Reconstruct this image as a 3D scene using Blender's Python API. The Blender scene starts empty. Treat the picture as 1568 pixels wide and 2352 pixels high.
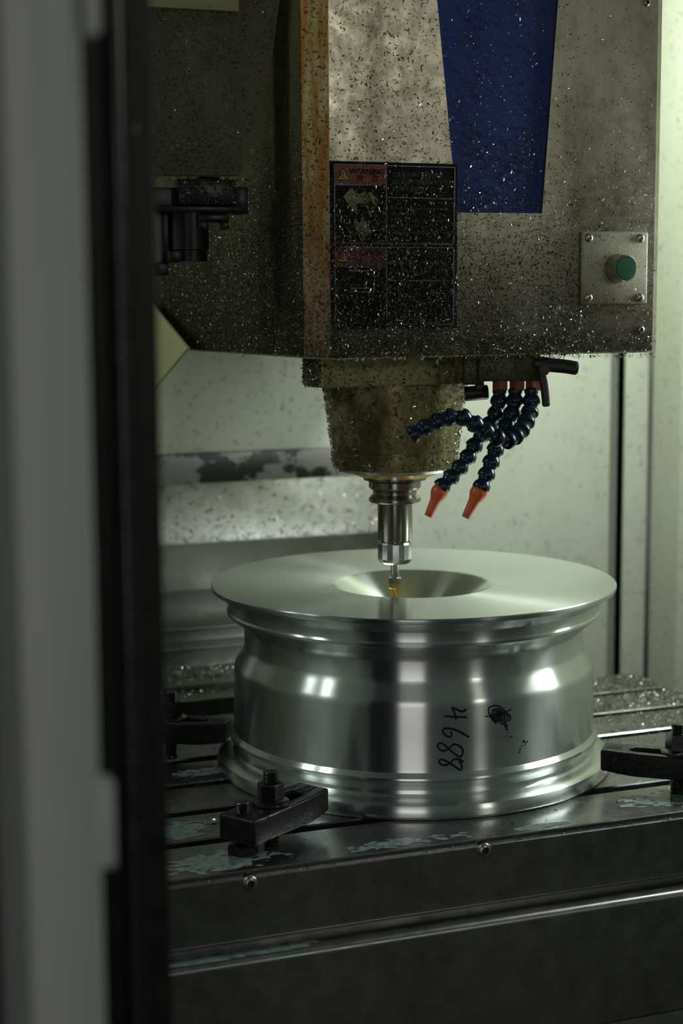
import bpy, bmesh, math, random
import numpy as np
from mathutils import Vector, Matrix
from mathutils import noise as mnoise
random.seed(7); rng = np.random.default_rng(7)
scene = bpy.context.scene
COL = scene.collection
PI = math.pi

# ------------------------------------------------------------------ camera
CX, CY, F = 784.0, 1176.0, 3817.4
PITCH, ROLL, YAW = 0.1344, -0.0064, 0.3648
CAM = np.array([-0.7920, -1.8321, 0.5785])
_cy, _sy = math.cos(YAW), math.sin(YAW)
FW = np.array([_sy*math.cos(PITCH), _cy*math.cos(PITCH), -math.sin(PITCH)])
_r = np.array([_cy, -_sy, 0.0]); _u = np.cross(_r, FW)
RT = math.cos(ROLL)*_r + math.sin(ROLL)*_u
UP = -math.sin(ROLL)*_r + math.cos(ROLL)*_u
cd = bpy.data.cameras.new('camera'); cam = bpy.data.objects.new('camera', cd); COL.objects.link(cam)
m = Matrix.Identity(4)
for i in range(3):
    m[i][0] = RT[i]; m[i][1] = UP[i]; m[i][2] = -FW[i]; m[i][3] = CAM[i]
cam.matrix_world = m
cd.sensor_fit = 'VERTICAL'; cd.sensor_height = 36.0; cd.lens = F/2352*36
cd.clip_start = 0.05; cd.clip_end = 60
cd.dof.use_dof = True; cd.dof.focus_distance = 1.84; cd.dof.aperture_fstop = 4.0
scene.camera = cam

# ------------------------------------------------------------------ world, lights, exposure
w = bpy.data.worlds.new('world'); scene.world = w; w.use_nodes = True
bg = w.node_tree.nodes['Background']; bg.inputs[0].default_value = (0.62, 0.75, 0.66, 1); bg.inputs[1].default_value = 0.082
def area(name, loc, target, sx, sy, power, color, spread=180):
    l = bpy.data.lights.new(name, 'AREA'); l.shape = 'RECTANGLE'; l.size = sx; l.size_y = sy
    l.energy = power; l.color = color; l.spread = math.radians(spread)
    o = bpy.data.objects.new(name, l); COL.objects.link(o); o.location = loc
    d = Vector(target) - Vector(loc); o.rotation_euler = d.to_track_quat('-Z', 'Y').to_euler()
    return o
# Lights outside the picture, each one seen in the photograph by what it lights or by its reflection:
# the cabin's work lamp (bright upper right wall), its lamp low on the right wall (glint on the wheel's right shoulder),
# the twin lamp on the left wall (double glint on the left shoulder), and the open workshop side with a doorway
# (wide pinkish band up the wheel) and a window (narrow band at the scribble, sheen on the head front).
area('cabin_lamp_right_offscreen', (0.52, 0.22, 1.22), (0.22, 0.42, 0.10), 0.40, 0.10, 10.0, (0.96, 1.0, 0.95))
area('wall_lamp_right_offscreen', (0.66, -0.22, 0.62), (-1.0, -0.2, -0.15), 0.05, 0.30, 3.6, (0.93, 1.0, 0.96))
for nm, yy in (('twin_lamp_left_near_offscreen', -0.110), ('twin_lamp_left_far_offscreen', 0.150)):
    area(nm, (-1.03, yy, 0.90), (0.0, yy*0.6, 0.10), 0.085, 0.30, 1.50, (0.93, 1.0, 0.97))
area('workshop_doorway_offscreen', (-2.10, -4.40, 0.60), (0.0, 0.0, 0.3), 1.55, 2.4, 14.0, (1.0, 0.93, 0.90))
area('workshop_window_offscreen', (1.25, -3.9, 1.35), (-0.05, -0.15, 0.75), 0.40, 0.50, 5.4, (1.0, 0.96, 0.84))
scene.view_settings.view_transform = 'Standard'
scene.view_settings.look = 'None'
scene.view_settings.gamma = 1.0
scene.view_settings.use_curve_mapping = False
scene.view_settings.exposure = 0.0

# ------------------------------------------------------------------ pixel -> place helpers
def ray(x, y): return FW + RT*(x-CX)/F - UP*(y-CY)/F
def onz(x, y, z): d = ray(x, y); return CAM + d*(z-CAM[2])/d[2]
def ony(x, y, Y): d = ray(x, y); return CAM + d*(Y-CAM[1])/d[1]
def onx(x, y, X): d = ray(x, y); return CAM + d*(X-CAM[0])/d[0]
def ond(x, y, D): return CAM + ray(x, y)*D
def oncyl(x, y, r, rz=None):
    d = ray(x, y); a = d[0]**2+d[1]**2; b = CAM[0]*d[0]+CAM[1]*d[1]; c = CAM[0]**2+CAM[1]**2-r*r
    t = (-b-math.sqrt(max(b*b-a*c, 0)))/a
    return CAM+d*t

# ------------------------------------------------------------------ materials
MATS = {}
def nt(name):
    m = bpy.data.materials.new(name); m.use_nodes = True; MATS[name] = m
    n = m.node_tree.nodes; return m, n, m.node_tree.links, n['Principled BSDF']
def ramp(n, l, src, stops):
    r = n.new('ShaderNodeValToRGB'); e = r.color_ramp.elements
    while len(e) < len(stops): e.new(0.5)
    for el, (p, c) in zip(e, stops):
        el.position = p; el.color = (c[0], c[1], c[2], 1) if not isinstance(c, (int, float)) else (c, c, c, 1)
    l.new(src, r.inputs[0]); return r.outputs[0]
def coords(n, l, scale=(1, 1, 1), rot=(0, 0, 0)):
    t = n.new('ShaderNodeTexCoord'); mp = n.new('ShaderNodeMapping')
    mp.inputs['Scale'].default_value = scale; mp.inputs['Rotation'].default_value = rot
    l.new(t.outputs['Object'], mp.inputs[0]); return mp.outputs[0]
def tex_noise(n, l, co, scale, detail=4, rough=0.6):
    t = n.new('ShaderNodeTexNoise'); t.inputs['Scale'].default_value = scale
    t.inputs['Detail'].default_value = detail; t.inputs['Roughness'].default_value = rough
    l.new(co, t.inputs['Vector']); return t.outputs['Fac']
def mixc(n, l, fac, a, b, kind='MIX'):
    x = n.new('ShaderNodeMix'); x.data_type = 'RGBA'; x.blend_type = kind
    for s, v in ((0, fac), (6, a), (7, b)):
        if hasattr(v, 'is_linked'): l.new(v, x.inputs[s])
        elif s == 0: x.inputs[0].default_value = v
        else: x.inputs[s].default_value = (*v, 1)
    return x.outputs[2]
def bump(n, l, bs, h, strength=0.2, dist=0.001):
    b = n.new('ShaderNodeBump'); b.inputs['Strength'].default_value = strength; b.inputs['Distance'].default_value = dist
    l.new(h, b.inputs['Height']); l.new(b.outputs[0], bs.inputs['Normal'])
def plain(name, color, metallic=0.0, rough=0.5, nscale=60, var=0.25, bmp=0.0, spec=0.5, coat=0.0):
    m, n, l, b = nt(name); co = coords(n, l); f = tex_noise(n, l, co, nscale)
    d = tuple(c*(1-var) for c in color); e = tuple(min(1, c*(1+var)) for c in color)
    l.new(ramp(n, l, f, [(0.3, d), (0.7, e)]), b.inputs['Base Color'])
    b.inputs['Metallic'].default_value = metallic
    l.new(ramp(n, l, f, [(0.3, rough*0.85), (0.7, min(1, rough*1.15))]), b.inputs['Roughness'])
    b.inputs['Specular IOR Level'].default_value = spec; b.inputs['Coat Weight'].default_value = coat
    if bmp: bump(n, l, b, f, bmp)
    return m
def grime(name, base, stain, dirt, metallic=0.8, rough=0.4, big=9, streak=(1, 1, 0.25), speck=420, speck_at=0.62, stain_at=(0.42, 0.68), low=None, dirt_amt=1.0):
    """painted / stainless sheet with streaky stains and small dirt specks; low=(z0,z1): dirt builds up towards a bottom edge"""
    m, n, l, b = nt(name)
    co = coords(n, l, streak); co1 = coords(n, l)
    f1 = tex_noise(n, l, co, big, 6, 0.65); f2 = tex_noise(n, l, co1, speck, 3, 0.7); f3 = tex_noise(n, l, co1, big*5, 5, 0.7)
    s = ramp(n, l, f1, [(stain_at[0], 0.0), (stain_at[1], 1.0)])
    c = mixc(n, l, s, base, stain)
    sp = ramp(n, l, f2, [(speck_at, 0.0), (speck_at+0.05, 1.0)])
    pat = ramp(n, l, f3, [(0.40, 0.15), (0.66, 1.0)])
    mu = n.new('ShaderNodeMath'); mu.operation = 'MULTIPLY'; l.new(sp, mu.inputs[0]); l.new(pat, mu.inputs[1])
    df = mu.outputs[0]
    if low:
        g = n.new('ShaderNodeTexCoord'); sx = n.new('ShaderNodeSeparateXYZ'); l.new(g.outputs['Object'], sx.inputs[0])
        mr = n.new('ShaderNodeMapRange'); mr.inputs[1].default_value = low[0]; mr.inputs[2].default_value = low[1]
        mr.inputs[3].default_value = 1.0; mr.inputs[4].default_value = 0.0; l.new(sx.outputs[2], mr.inputs[0])
        ad = n.new('ShaderNodeMath'); ad.operation = 'MULTIPLY_ADD'; ad.use_clamp = True
        pat2 = ramp(n, l, f3, [(0.30, 0.55), (0.50, 1.0)]); l.new(mr.outputs[0], ad.inputs[0]); l.new(pat2, ad.inputs[1]); l.new(df, ad.inputs[2]); df = ad.outputs[0]
    if dirt_amt != 1.0:
        k = n.new('ShaderNodeMath'); k.operation = 'MULTIPLY'; l.new(df, k.inputs[0]); k.inputs[1].default_value = dirt_amt; df = k.outputs[0]
    l.new(mixc(n, l, df, c, dirt), b.inputs['Base Color'])
    inv = n.new('ShaderNodeMath'); inv.operation = 'MULTIPLY_ADD'; l.new(df, inv.inputs[0]); inv.inputs[1].default_value = -0.75*metallic; inv.inputs[2].default_value = metallic
    l.new(inv.outputs[0], b.inputs['Metallic'])
    l.new(ramp(n, l, f3, [(0.3, rough*0.8), (0.7, min(1.0, rough*1.3))]), b.inputs['Roughness'])
    bump(n, l, b, df, 0.35, 0.0012)
    return m
def turned(name, color, rough, aniso, rot=0.25, groove=900, axis='Z', bmp=0.06):
    """lathe-turned bright metal: circular tool marks around the axis"""
    m, n, l, b = nt(name); co = coords(n, l)
    sx = n.new('ShaderNodeSeparateXYZ'); l.new(co, sx.inputs[0])
    ln = n.new('ShaderNodeVectorMath'); ln.operation = 'LENGTH'
    cb = n.new('ShaderNodeCombineXYZ'); l.new(sx.outputs[0], cb.inputs[0]); l.new(sx.outputs[1], cb.inputs[1]); l.new(cb.outputs[0], ln.inputs[0])
    c2 = n.new('ShaderNodeCombineXYZ'); l.new(ln.outputs['Value'], c2.inputs[0]); l.new(sx.outputs[2], c2.inputs[2])
    f = tex_noise(n, l, c2.outputs[0], groove, 3, 0.6)
    f2 = tex_noise(n, l, co, 26, 4, 0.6)
    l.new(ramp(n, l, f2, [(0.3, tuple(c*0.93 for c in color)), (0.7, color)]), b.inputs['Base Color'])
    b.inputs['Metallic'].default_value = 1.0
    if bmp: l.new(ramp(n, l, f, [(0.3, rough*0.8), (0.7, rough*1.2)]), b.inputs['Roughness'])
    else: l.new(ramp(n, l, f2, [(0.3, rough*0.96), (0.7, rough*1.04)]), b.inputs['Roughness'])
    b.inputs['Anisotropic'].default_value = aniso; b.inputs['Anisotropic Rotation'].default_value = rot
    t = n.new('ShaderNodeTangent'); t.direction_type = 'RADIAL'; t.axis = axis; l.new(t.outputs[0], b.inputs['Tangent'])
    if bmp: bump(n, l, b, f, bmp, 0.0002)
    return m

M_wall = grime('cream_wall_paint', (0.60, 0.64, 0.555), (0.49, 0.525, 0.435), (0.17, 0.18, 0.13), 0.0, 0.38, 3, (1, 1, 0.5), 105, 0.595, (0.40, 0.75))
M_yellow = grime('yellowed_paint', (0.46, 0.47, 0.21), (0.38, 0.39, 0.17), (0.15, 0.15, 0.08), 0.0, 0.4, 5, (1, 1, 0.4), 130, 0.66)
M_steel_cover = grime('stainless_way_cover', (0.30, 0.31, 0.295), (0.17, 0.175, 0.165), (0.05, 0.035, 0.033), 0.95, 0.34, 5, (1, 1, 1), 160, 0.68)
M_black_strip = grime('peeling_black_strip', (0.012, 0.013, 0.013), (0.20, 0.20, 0.19), (0.02, 0.02, 0.02), 0.2, 0.4, 12, (0.8, 1, 1), 60, 0.72, (0.46, 0.49))
M_front = grime('grimy_stainless_front', (0.41, 0.385, 0.30), (0.15, 0.132, 0.078), (0.032, 0.026, 0.011), 0.88, 0.31, 11, (1, 1, 0.28), 230, 0.63, (0.44, 0.74), (0.490, 0.64))
M_rust = grime('rusty_cream_edge', (0.60, 0.52, 0.24), (0.46, 0.20, 0.022), (0.050, 0.018, 0.005), 0.0, 0.40, 48, (1, 1, 0.22), 170, 0.57, (0.38, 0.55), (0.48, 0.78))
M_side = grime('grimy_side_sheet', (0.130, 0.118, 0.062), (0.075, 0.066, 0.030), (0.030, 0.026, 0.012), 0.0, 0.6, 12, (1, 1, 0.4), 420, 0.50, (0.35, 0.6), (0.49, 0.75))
M_body = plain('cream_enamel', (0.55, 0.56, 0.36), 0, 0.35, 40, 0.15)
M_blue = grime('blue_enamel', (0.026, 0.050, 0.23), (0.018, 0.034, 0.15), (0.012, 0.013, 0.016), 0.0, 0.50, 6, (1, 1, 0.5), 380, 0.66, (0.3, 0.8))
M_nose = grime('oily_spindle_casting', (0.36, 0.31, 0.125), (0.075, 0.062, 0.022), (0.022, 0.018, 0.008), 0.35, 0.27, 19, (1, 1, 0.5), 200, 0.54, (0.42, 0.60))
M_cover = grime('dark_olive_sheet', (0.17, 0.17, 0.105), (0.115, 0.115, 0.065), (0.03, 0.014, 0.008), 0.0, 0.5, 6, (1, 1, 0.6), 260, 0.56)
M_atc = plain('dark_phosphated_steel', (0.032, 0.035, 0.034), 0.7, 0.34, 90, 0.3)
M_atc_pale = plain('grey_gripper_steel', (0.07, 0.076, 0.066), 0.6, 0.42, 90, 0.3)
M_rim_disc = turned('turned_alloy_face', (0.71, 0.76, 0.75), 0.25, 0.94, 0.25, 900, 'Z', 0.0)
M_rim = turned('turned_alloy_barrel', (0.74, 0.79, 0.78), 0.25, 0.98, 0.25, 900, 'Z', 0.0)
M_ink = plain('black_marker_ink', (0.006, 0.006, 0.006), 0, 0.35, 200, 0.2)
M_holder = turned('oiled_tool_steel', (0.30, 0.285, 0.235), 0.24, 0.5)
M_nut = turned('ground_steel', (0.55, 0.56, 0.54), 0.16, 0.5)
M_gold = turned('titanium_nitride_gold', (0.85, 0.58, 0.12), 0.24, 0.4)
M_gold_ring = plain('amber_seal_ring', (0.62, 0.40, 0.06), 0.3, 0.30, 60, 0.2)
M_steel = plain('plain_steel', (0.45, 0.46, 0.44), 1.0, 0.28, 120, 0.2)
M_screw = plain('screw_steel', (0.42, 0.40, 0.34), 1.0, 0.30, 300, 0.35)
M_dark = plain('recess_shade', (0.035, 0.030, 0.018), 0, 0.5, 100, 0.3)  # dark colour painted in as the shade inside screw recesses
M_clamp = grime('black_oxide_clamp', (0.010, 0.010, 0.010), (0.006, 0.006, 0.006), (0.017, 0.017, 0.0165), 0.2, 0.30, 30, (1, 1, 1), 330, 0.52)
M_stud = plain('oiled_black_stud', (0.060, 0.062, 0.060), 0.9, 0.28, 200, 0.3)
M_table = grime('wet_table_steel', (0.30, 0.31, 0.30), (0.17, 0.175, 0.165), (0.05, 0.05, 0.045), 0.95, 0.24, 6, (0.6, 1, 1), 240, 0.66)
M_skirt = grime('dark_stainless_skirt', (0.30, 0.31, 0.305), (0.22, 0.23, 0.22), (0.03, 0.03, 0.03), 0.95, 0.33, 8, (1, 1, 0.3), 150, 0.70, (0.3, 0.8))
M_plate = grime('button_plate_enamel', (0.44, 0.44, 0.345), (0.31, 0.285, 0.145), (0.08, 0.045, 0.015), 0.0, 0.42, 24, (1, 1, 0.5), 230, 0.60, (0.42, 0.72), (0.545, 0.590))
M_green = plain('green_button_plastic', (0.006, 0.115, 0.065), 0, 0.35, 60, 0.12)
M_label = plain('black_label_print', (0.010, 0.011, 0.011), 0, 0.6, 60, 0.3, 0, 0.08)
M_red = plain('faded_red_print', (0.20, 0.022, 0.018), 0, 0.45, 90, 0.3)
M_white = plain('grey_white_print', (0.22, 0.22, 0.20), 0, 0.5, 120, 0.2)
M_faint = plain('worn_grey_print', (0.075, 0.078, 0.072), 0, 0.5, 120, 0.3)
M_sign_yellow = plain('yellow_print', (0.42, 0.36, 0.03), 0, 0.5, 120, 0.2)
M_picto = plain('olive_cream_print', (0.20, 0.19, 0.10), 0, 0.5, 160, 0.3)
M_hose = plain('dark_blue_hose_plastic', (0.006, 0.022, 0.042), 0, 0.24, 120, 0.3)
M_orange = plain('orange_nozzle_plastic', (0.62, 0.115, 0.030), 0, 0.38, 120, 0.12)
M_redcol = plain('dull_red_collar', (0.22, 0.045, 0.020), 0, 0.45, 200, 0.4)
M_valve = grime('oily_brass_block', (0.060, 0.058, 0.030), (0.030, 0.030, 0.016), (0.012, 0.012, 0.008), 0.4, 0.4, 40, (1, 1, 1), 400, 0.55)
M_rubber = plain('black_rubber', (0.010, 0.010, 0.009), 0, 0.42, 60, 0.3)
M_pale = plain('pale_door_enamel', (0.50, 0.53, 0.515), 0, 0.45, 5, 0.06)
M_floor = plain('dark_chip_tray', (0.05, 0.055, 0.05), 0.3, 0.5, 10, 0.3)
M_milk = plain('milky_coolant', (0.20, 0.255, 0.255), 0, 0.07, 120, 0.50, 0, 0.5)
M_water = plain('coolant_drop', (0.55, 0.60, 0.57), 0.6, 0.06, 45, 0.1)
M_chip = plain('bright_alloy_chip', (0.42, 0.425, 0.385), 1.0, 0.27, 800, 0.45)
M_chip_oily = plain('dull_oily_chip', (0.17, 0.168, 0.135), 0.9, 0.42, 800, 0.5)
M_chip_dark = plain('oily_brown_chip', (0.045, 0.038, 0.018), 0.35, 0.35, 800, 0.5)

for _m, _s in ((M_clamp, 0.38), (M_blue, 0.2), (M_side, 0.12), (M_cover, 0.3)): _m.node_tree.nodes['Principled BSDF'].inputs['Specular IOR Level'].default_value = _s
M_bead = plain('glossy_black_seal', (0.06, 0.064, 0.064), 0.7, 0.24, 60, 0.3, 0, 0.7)
# ------------------------------------------------------------------ mesh helpers
def mesh_obj(name, verts, faces, mat, parent=None, smooth=None, mats=None, mi=None):
    me = bpy.data.meshes.new(name); me.from_pydata([tuple(v) for v in verts], [], faces); me.update()
    return link(name, me, mat, parent, smooth, mats, mi)
def link(name, me, mat, parent=None, smooth=None, mats=None, mi=None):
    for x in (mats or [mat]): me.materials.append(x)
    if mi is not None: me.polygons.foreach_set('material_index', mi)
    if smooth is not None:
        me.polygons.foreach_set('use_smooth', [True]*len(me.polygons)); me.set_sharp_from_angle(angle=math.radians(smooth))
    o = bpy.data.objects.new(name, me); COL.objects.link(o)
    if parent: o.parent = parent; o.matrix_parent_inverse = parent.matrix_world.inverted()
    return o
def tag(o, label, cat=None, group=None, kind=None):
    o['label'] = label
    if cat: o['category'] = cat
    if group: o['group'] = group
    if kind: o['kind'] = kind
    return o
def empty(name, loc, label=None, cat=None, group=None, kind=None):
    o = bpy.data.objects.new(name, None); o.empty_display_size = 0.02; COL.objects.link(o); o.location = loc
    o.matrix_world = Matrix.Translation(loc)
    if label: tag(o, label, cat, group, kind)
    return o
def bm_obj(name, bm, mat, parent=None, smooth=None, mats=None):
    me = bpy.data.meshes.new(name); bmesh.ops.recalc_face_normals(bm, faces=bm.faces); bm.to_mesh(me); bm.free()
    return link(name, me, mat, parent, smooth, mats)
def add_box(bm, p0, p1, bev=0.0, M=None, segs=2):
    x = [min(p0[i], p1[i]) for i in range(3)]; y = [max(p0[i], p1[i]) for i in range(3)]
    g = bmesh.ops.create_cube(bm, size=1.0)['verts']
    for v in g: v.co = Vector([(x[i]+y[i])/2 + v.co[i]*(y[i]-x[i]) for i in range(3)])
    if bev:
        es = list({e for v in g for e in v.link_edges})
        r = bmesh.ops.bevel(bm, geom=es, offset=bev, segments=segs, affect='EDGES', profile=0.5); g = list({v for f in r['faces'] for v in f.verts} | {v for v in g if v.is_valid})
    if M is not None:
        for v in g: v.co = M @ v.co
    return g
def box(name, p0, p1, mat, parent=None, bev=0.0, M=None, segs=2):
    bm = bmesh.new(); add_box(bm, p0, p1, bev, M, segs); return bm_obj(name, bm, mat, parent, 35 if bev else None)
def prism_bm(poly, axis_to3d, t0, t1, bev=0.0, segs=2):
    """extrude polygon (list of 2D) between t0 and t1; axis_to3d(a,b,t)->xyz"""
    bm = bmesh.new(); a = [bm.verts.new(axis_to3d(p[0], p[1], t0)) for p in poly]; b = [bm.verts.new(axis_to3d(p[0], p[1], t1)) for p in poly]
    n = len(poly); bm.faces.new(a); bm.faces.new(b[::-1])
    for i in range(n): bm.faces.new((a[i], b[i], b[(i+1) % n], a[(i+1) % n]))
    bmesh.ops.recalc_face_normals(bm, faces=bm.faces)
    if bev: bmesh.ops.bevel(bm, geom=list(bm.edges), offset=bev, segments=segs, affect='EDGES', profile=0.5)
    return bm
XZ = lambda a, b, t: (a, t, b)
YZ = lambda a, b, t: (t, a, b)
XY = lambda a, b, t: (a, b, t)
def lathe_data(prof, seg=64, M=None, caps=True):
    vs, fs = [], []; n = len(prof)
    for k in range(seg):
        a = 2*PI*k/seg; c, s = math.cos(a), math.sin(a)
        for r, z in prof: vs.append((r*c, r*s, z))
    for k in range(seg):
        j = (k+1) % seg
        for i in range(n-1): fs.append((k*n+i, j*n+i, j*n+i+1, k*n+i+1))
    if caps:
        for i in (0, n-1):
            if prof[i][0] > 1e-5: fs.append([k*n+i for k in range(seg)][::1 if i else -1])
    if M is not None: vs = [tuple(M @ Vector(v)) for v in vs]
    return vs, fs
def lathe(name, prof, mat, parent=None, seg=64, M=None, smooth=35, caps=True):
    vs, fs = lathe_data(prof, seg, M, caps); o = mesh_obj(name, vs, fs, mat, parent, None)
    bm = bmesh.new(); bm.from_mesh(o.data); bmesh.ops.remove_doubles(bm, verts=bm.verts, dist=1e-6); bmesh.ops.recalc_face_normals(bm, faces=bm.faces); bm.to_mesh(o.data); bm.free()
    o.data.polygons.foreach_set('use_smooth', [True]*len(o.data.polygons)); o.data.set_sharp_from_angle(angle=math.radians(smooth))
    return o
def frame(loc, zdir, xhint=(1, 0, 0)):
    z = Vector(zdir).normalized(); x = Vector(xhint); x = (x - z*x.dot(z))
    if x.length < 1e-4: x = Vector((0, 1, 0)); x = x - z*x.dot(z)
    x.normalize(); y = z.cross(x); M = Matrix.Identity(4)
    for i in range(3): M[i][0] = x[i]; M[i][1] = y[i]; M[i][2] = z[i]; M[i][3] = loc[i]
    return M
def merge(name, datas, mats, parent=None, smooth=35):
    vs, fs, mi = [], [], []
    for (v, f, k) in datas:
        o = len(vs); vs += list(v); fs += [tuple(i+o for i in q) for q in f]; mi += [k]*len(f)
    return mesh_obj(name, vs, fs, None, parent, smooth, mats, mi)
def boxdata(p0, p1, M=None):
    c = [(x, y, z) for x in (p0[0], p1[0]) for y in (p0[1], p1[1]) for z in (p0[2], p1[2])]
    if M is not None: c = [tuple(M @ Vector(v)) for v in c]
    return c, [(0, 1, 3, 2), (4, 6, 7, 5), (0, 4, 5, 1), (2, 3, 7, 6), (0, 2, 6, 4), (1, 5, 7, 3)]
def screw(name, loc, ndir, r, parent, cross=False, h=None):
    """round-head screw with a hex socket or a cross recess"""
    M = frame(loc, ndir, (0, 0, 1)); h = h or r*0.5; ri = r*0.42
    prof = [(r*1.0, -0.001), (r, h*0.25), (r*0.92, h*0.6), (r*0.72, h*0.9), (ri*1.1, h)]
    d = []
    if cross:
        prof += [(0, h*1.08)]; d.append((*lathe_data(prof, 20, M, False), 0))
        a = r*0.10
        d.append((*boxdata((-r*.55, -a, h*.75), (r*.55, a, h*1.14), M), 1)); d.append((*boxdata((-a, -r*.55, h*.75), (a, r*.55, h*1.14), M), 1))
    else:
        prof += [(ri, h*0.9)]; d.append((*lathe_data(prof, 20, M, False), 0))
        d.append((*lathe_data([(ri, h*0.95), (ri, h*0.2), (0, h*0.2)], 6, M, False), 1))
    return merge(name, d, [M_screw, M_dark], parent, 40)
def thread_prof(r, z0, z1, pitch, depth):
    p = [(0, z0), (r, z0)]; z = z0
    while z + pitch < z1:
        p += [(r, z+pitch*0.12), (r-depth, z+pitch*0.5), (r, z+pitch*0.88)]; z += pitch
    return p + [(r, z1-0.001), (r-0.001, z1), (0, z1)]
def ribbon(path, width, normals, off=0.0003):
    """flat ink stroke with rounded ends lying on a surface"""
    vs, fs = [], []
    P = [Vector(p) for p in path]; n = len(P)
    for i in range(n):
        t = (P[min(i+1, n-1)]-P[max(i-1, 0)]).normalized(); nn = Vector(normals[i]).normalized(); s = nn.cross(t).normalized()
        wd = width*(0.55 if i in (0, n-1) else 1.0)
        vs += [P[i]+s*wd/2+nn*off, P[i]-s*wd/2+nn*off, P[i]+s*wd/2-nn*0.0004, P[i]-s*wd/2-nn*0.0004]
    for i in range(n-1):
        a, b = i*4, i*4+4
        fs += [(a, b, b+1, a+1), (a, a+2, b+2, b), (a+1, b+1, b+3, a+3)]
    fs += [(0, 1, 3, 2), (n*4-4, n*4-2, n*4-1, n*4-3)]
    return vs, fs
def catmull(pts, k=6):
    P = [np.array(p, float) for p in pts]; P = [2*P[0]-P[1]] + P + [2*P[-1]-P[-2]]; out = []
    for i in range(1, len(P)-2):
        for j in range(k):
            t = j/k
            out.append(0.5*((2*P[i])+(-P[i-1]+P[i+1])*t+(2*P[i-1]-5*P[i]+4*P[i+1]-P[i+2])*t*t+(-P[i-1]+3*P[i]-3*P[i+1]+P[i+2])*t**3))
    out.append(P[-2]); return out
def chips(name, pos, nrm, lmin, lmax, parent=None, dark=0.4, lift=0.0006, tilt=0.6, wr=(0.16, 0.4), bright=None, third=0.45):
    """many small curled turnings, three cross-sections each, in one mesh"""
    N = len(pos); pos = np.asarray(pos, float); nrm = np.asarray(nrm, float)
    nrm /= np.linalg.norm(nrm, axis=1)[:, None]
    a = rng.normal(size=(N, 3)); t = a - nrm*(a*nrm).sum(1)[:, None]; t /= np.linalg.norm(t, axis=1)[:, None]
    tl = rng.normal(0, tilt*0.5, (N, 1)); t = t + nrm*np.abs(tl); t /= np.linalg.norm(t, axis=1)[:, None]
    s = np.cross(nrm, t); s /= np.linalg.norm(s, axis=1)[:, None]; n2 = np.cross(t, s)
    ro = rng.uniform(-1.1, 1.1, (N, 1)); s, n2 = s*np.cos(ro)+n2*np.sin(ro), n2*np.cos(ro)-s*np.sin(ro)
    L = (lmin + (lmax-lmin)*rng.random((N, 1))**2.6); W = L*rng.uniform(wr[0], wr[1], (N, 1)); curl = rng.uniform(-0.35, 0.35, (N, 1)); lat = rng.uniform(-0.3, 0.3, (N, 1))
    base = pos + nrm*(lift + np.abs(L*t*nrm).sum(1)[:, None]*0.3)
    V = np.zeros((N, 6, 3))
    for k, u in enumerate((-0.5, 0.0, 0.5)):
        c = base + t*L*u + n2*curl*L*(0.25-u*u) + s*lat*L*(u*u)
        ww = W*(1.0 if u == 0 else 0.6)
        V[:, 2*k] = c + s*ww/2; V[:, 2*k+1] = c - s*ww/2
    idx = np.arange(N)[:, None]*6
    Fq = np.concatenate([idx+np.array([[0, 1, 3, 2]]), idx+np.array([[2, 3, 5, 4]])], 1).reshape(-1, 4)
    me = bpy.data.meshes.new(name); me.vertices.add(N*6); me.vertices.foreach_set('co', V.reshape(-1))
    me.loops.add(len(Fq)*4); me.loops.foreach_set('vertex_index', Fq.reshape(-1).astype(np.int32))
    me.polygons.add(len(Fq)); me.polygons.foreach_set('loop_start', (np.arange(len(Fq))*4).astype(np.int32))
    me.update(calc_edges=True); me.validate()
    q_ = rng.random(N); k_ = np.where(q_ < dark, 1, np.where(q_ < dark+(1-dark)*third, 2, 0)).astype(np.int32)
    return link(name, me, None, parent, None, [M_chip, M_chip_dark, M_chip_oily], np.repeat(k_, 2))

# ------------------------------------------------------------------ the machine cabin
YB, XR, XL = 0.70, 0.755, -1.05
def struct(o, label): o['kind'] = 'structure'; o['label'] = label; return o
zt, zb = 1.55, -0.62
# back wall: sheet panels with a recessed vertical fold near the right corner
g0, g1 = ony(1399, 1200, YB)[0], ony(1431, 1200, YB)[0]
wb = empty('wall_back', (0, YB, zb)); struct(wb, 'cream painted sheet wall behind the spindle and table')
box('panel', (XL-0.02, YB, zb), (g0, YB+0.03, zt), M_wall, wb, 0.004)
box('panel', (g1, YB, zb), (XR+0.03, YB+0.03, zt), M_wall, wb, 0.004)
box('groove', (g0-0.01, YB+0.060, zb), (g1+0.01, YB+0.070, zt), M_wall, wb)
box('groove_side', (g0-0.012, YB+0.004, zb), (g0, YB+0.065, zt), M_wall, wb)
box('groove_side', (g1, YB+0.004, zb), (g1+0.012, YB+0.065, zt), M_wall, wb)
wr = empty('wall_right', (XR, 0, zb)); struct(wr, 'cream painted folded sheet wall right of the table')
poly = [(XR+0.004, YB-0.001), (XR, YB-0.10), (XR+0.028, YB-0.16), (XR+0.030, YB-0.30), (XR+0.004, YB-0.34), (XR, -0.75), (XR+0.05, -0.75), (XR+0.05, YB-0.001)]
bm = prism_bm(poly, XY, zb, zt); bm_obj('panel', bm, M_wall, wr)
bm = prism_bm([(XR-0.003, YB-0.0005), (XR+0.004, YB-0.0005), (XR+0.004, YB-0.006)], XY, -0.25, zt-0.01); bm_obj('seam', bm, M_skirt, wr)
wl = box('wall_left', (XL-0.03, -0.75, zb), (XL, YB, zt), M_wall); struct(wl, 'cream painted sheet wall left of the table')
fl = box('floor', (-3.2, -5.0, zb-0.05), (2.0, YB+0.05, zb), M_floor); struct(fl, 'dark chip tray floor under the table')

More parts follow.
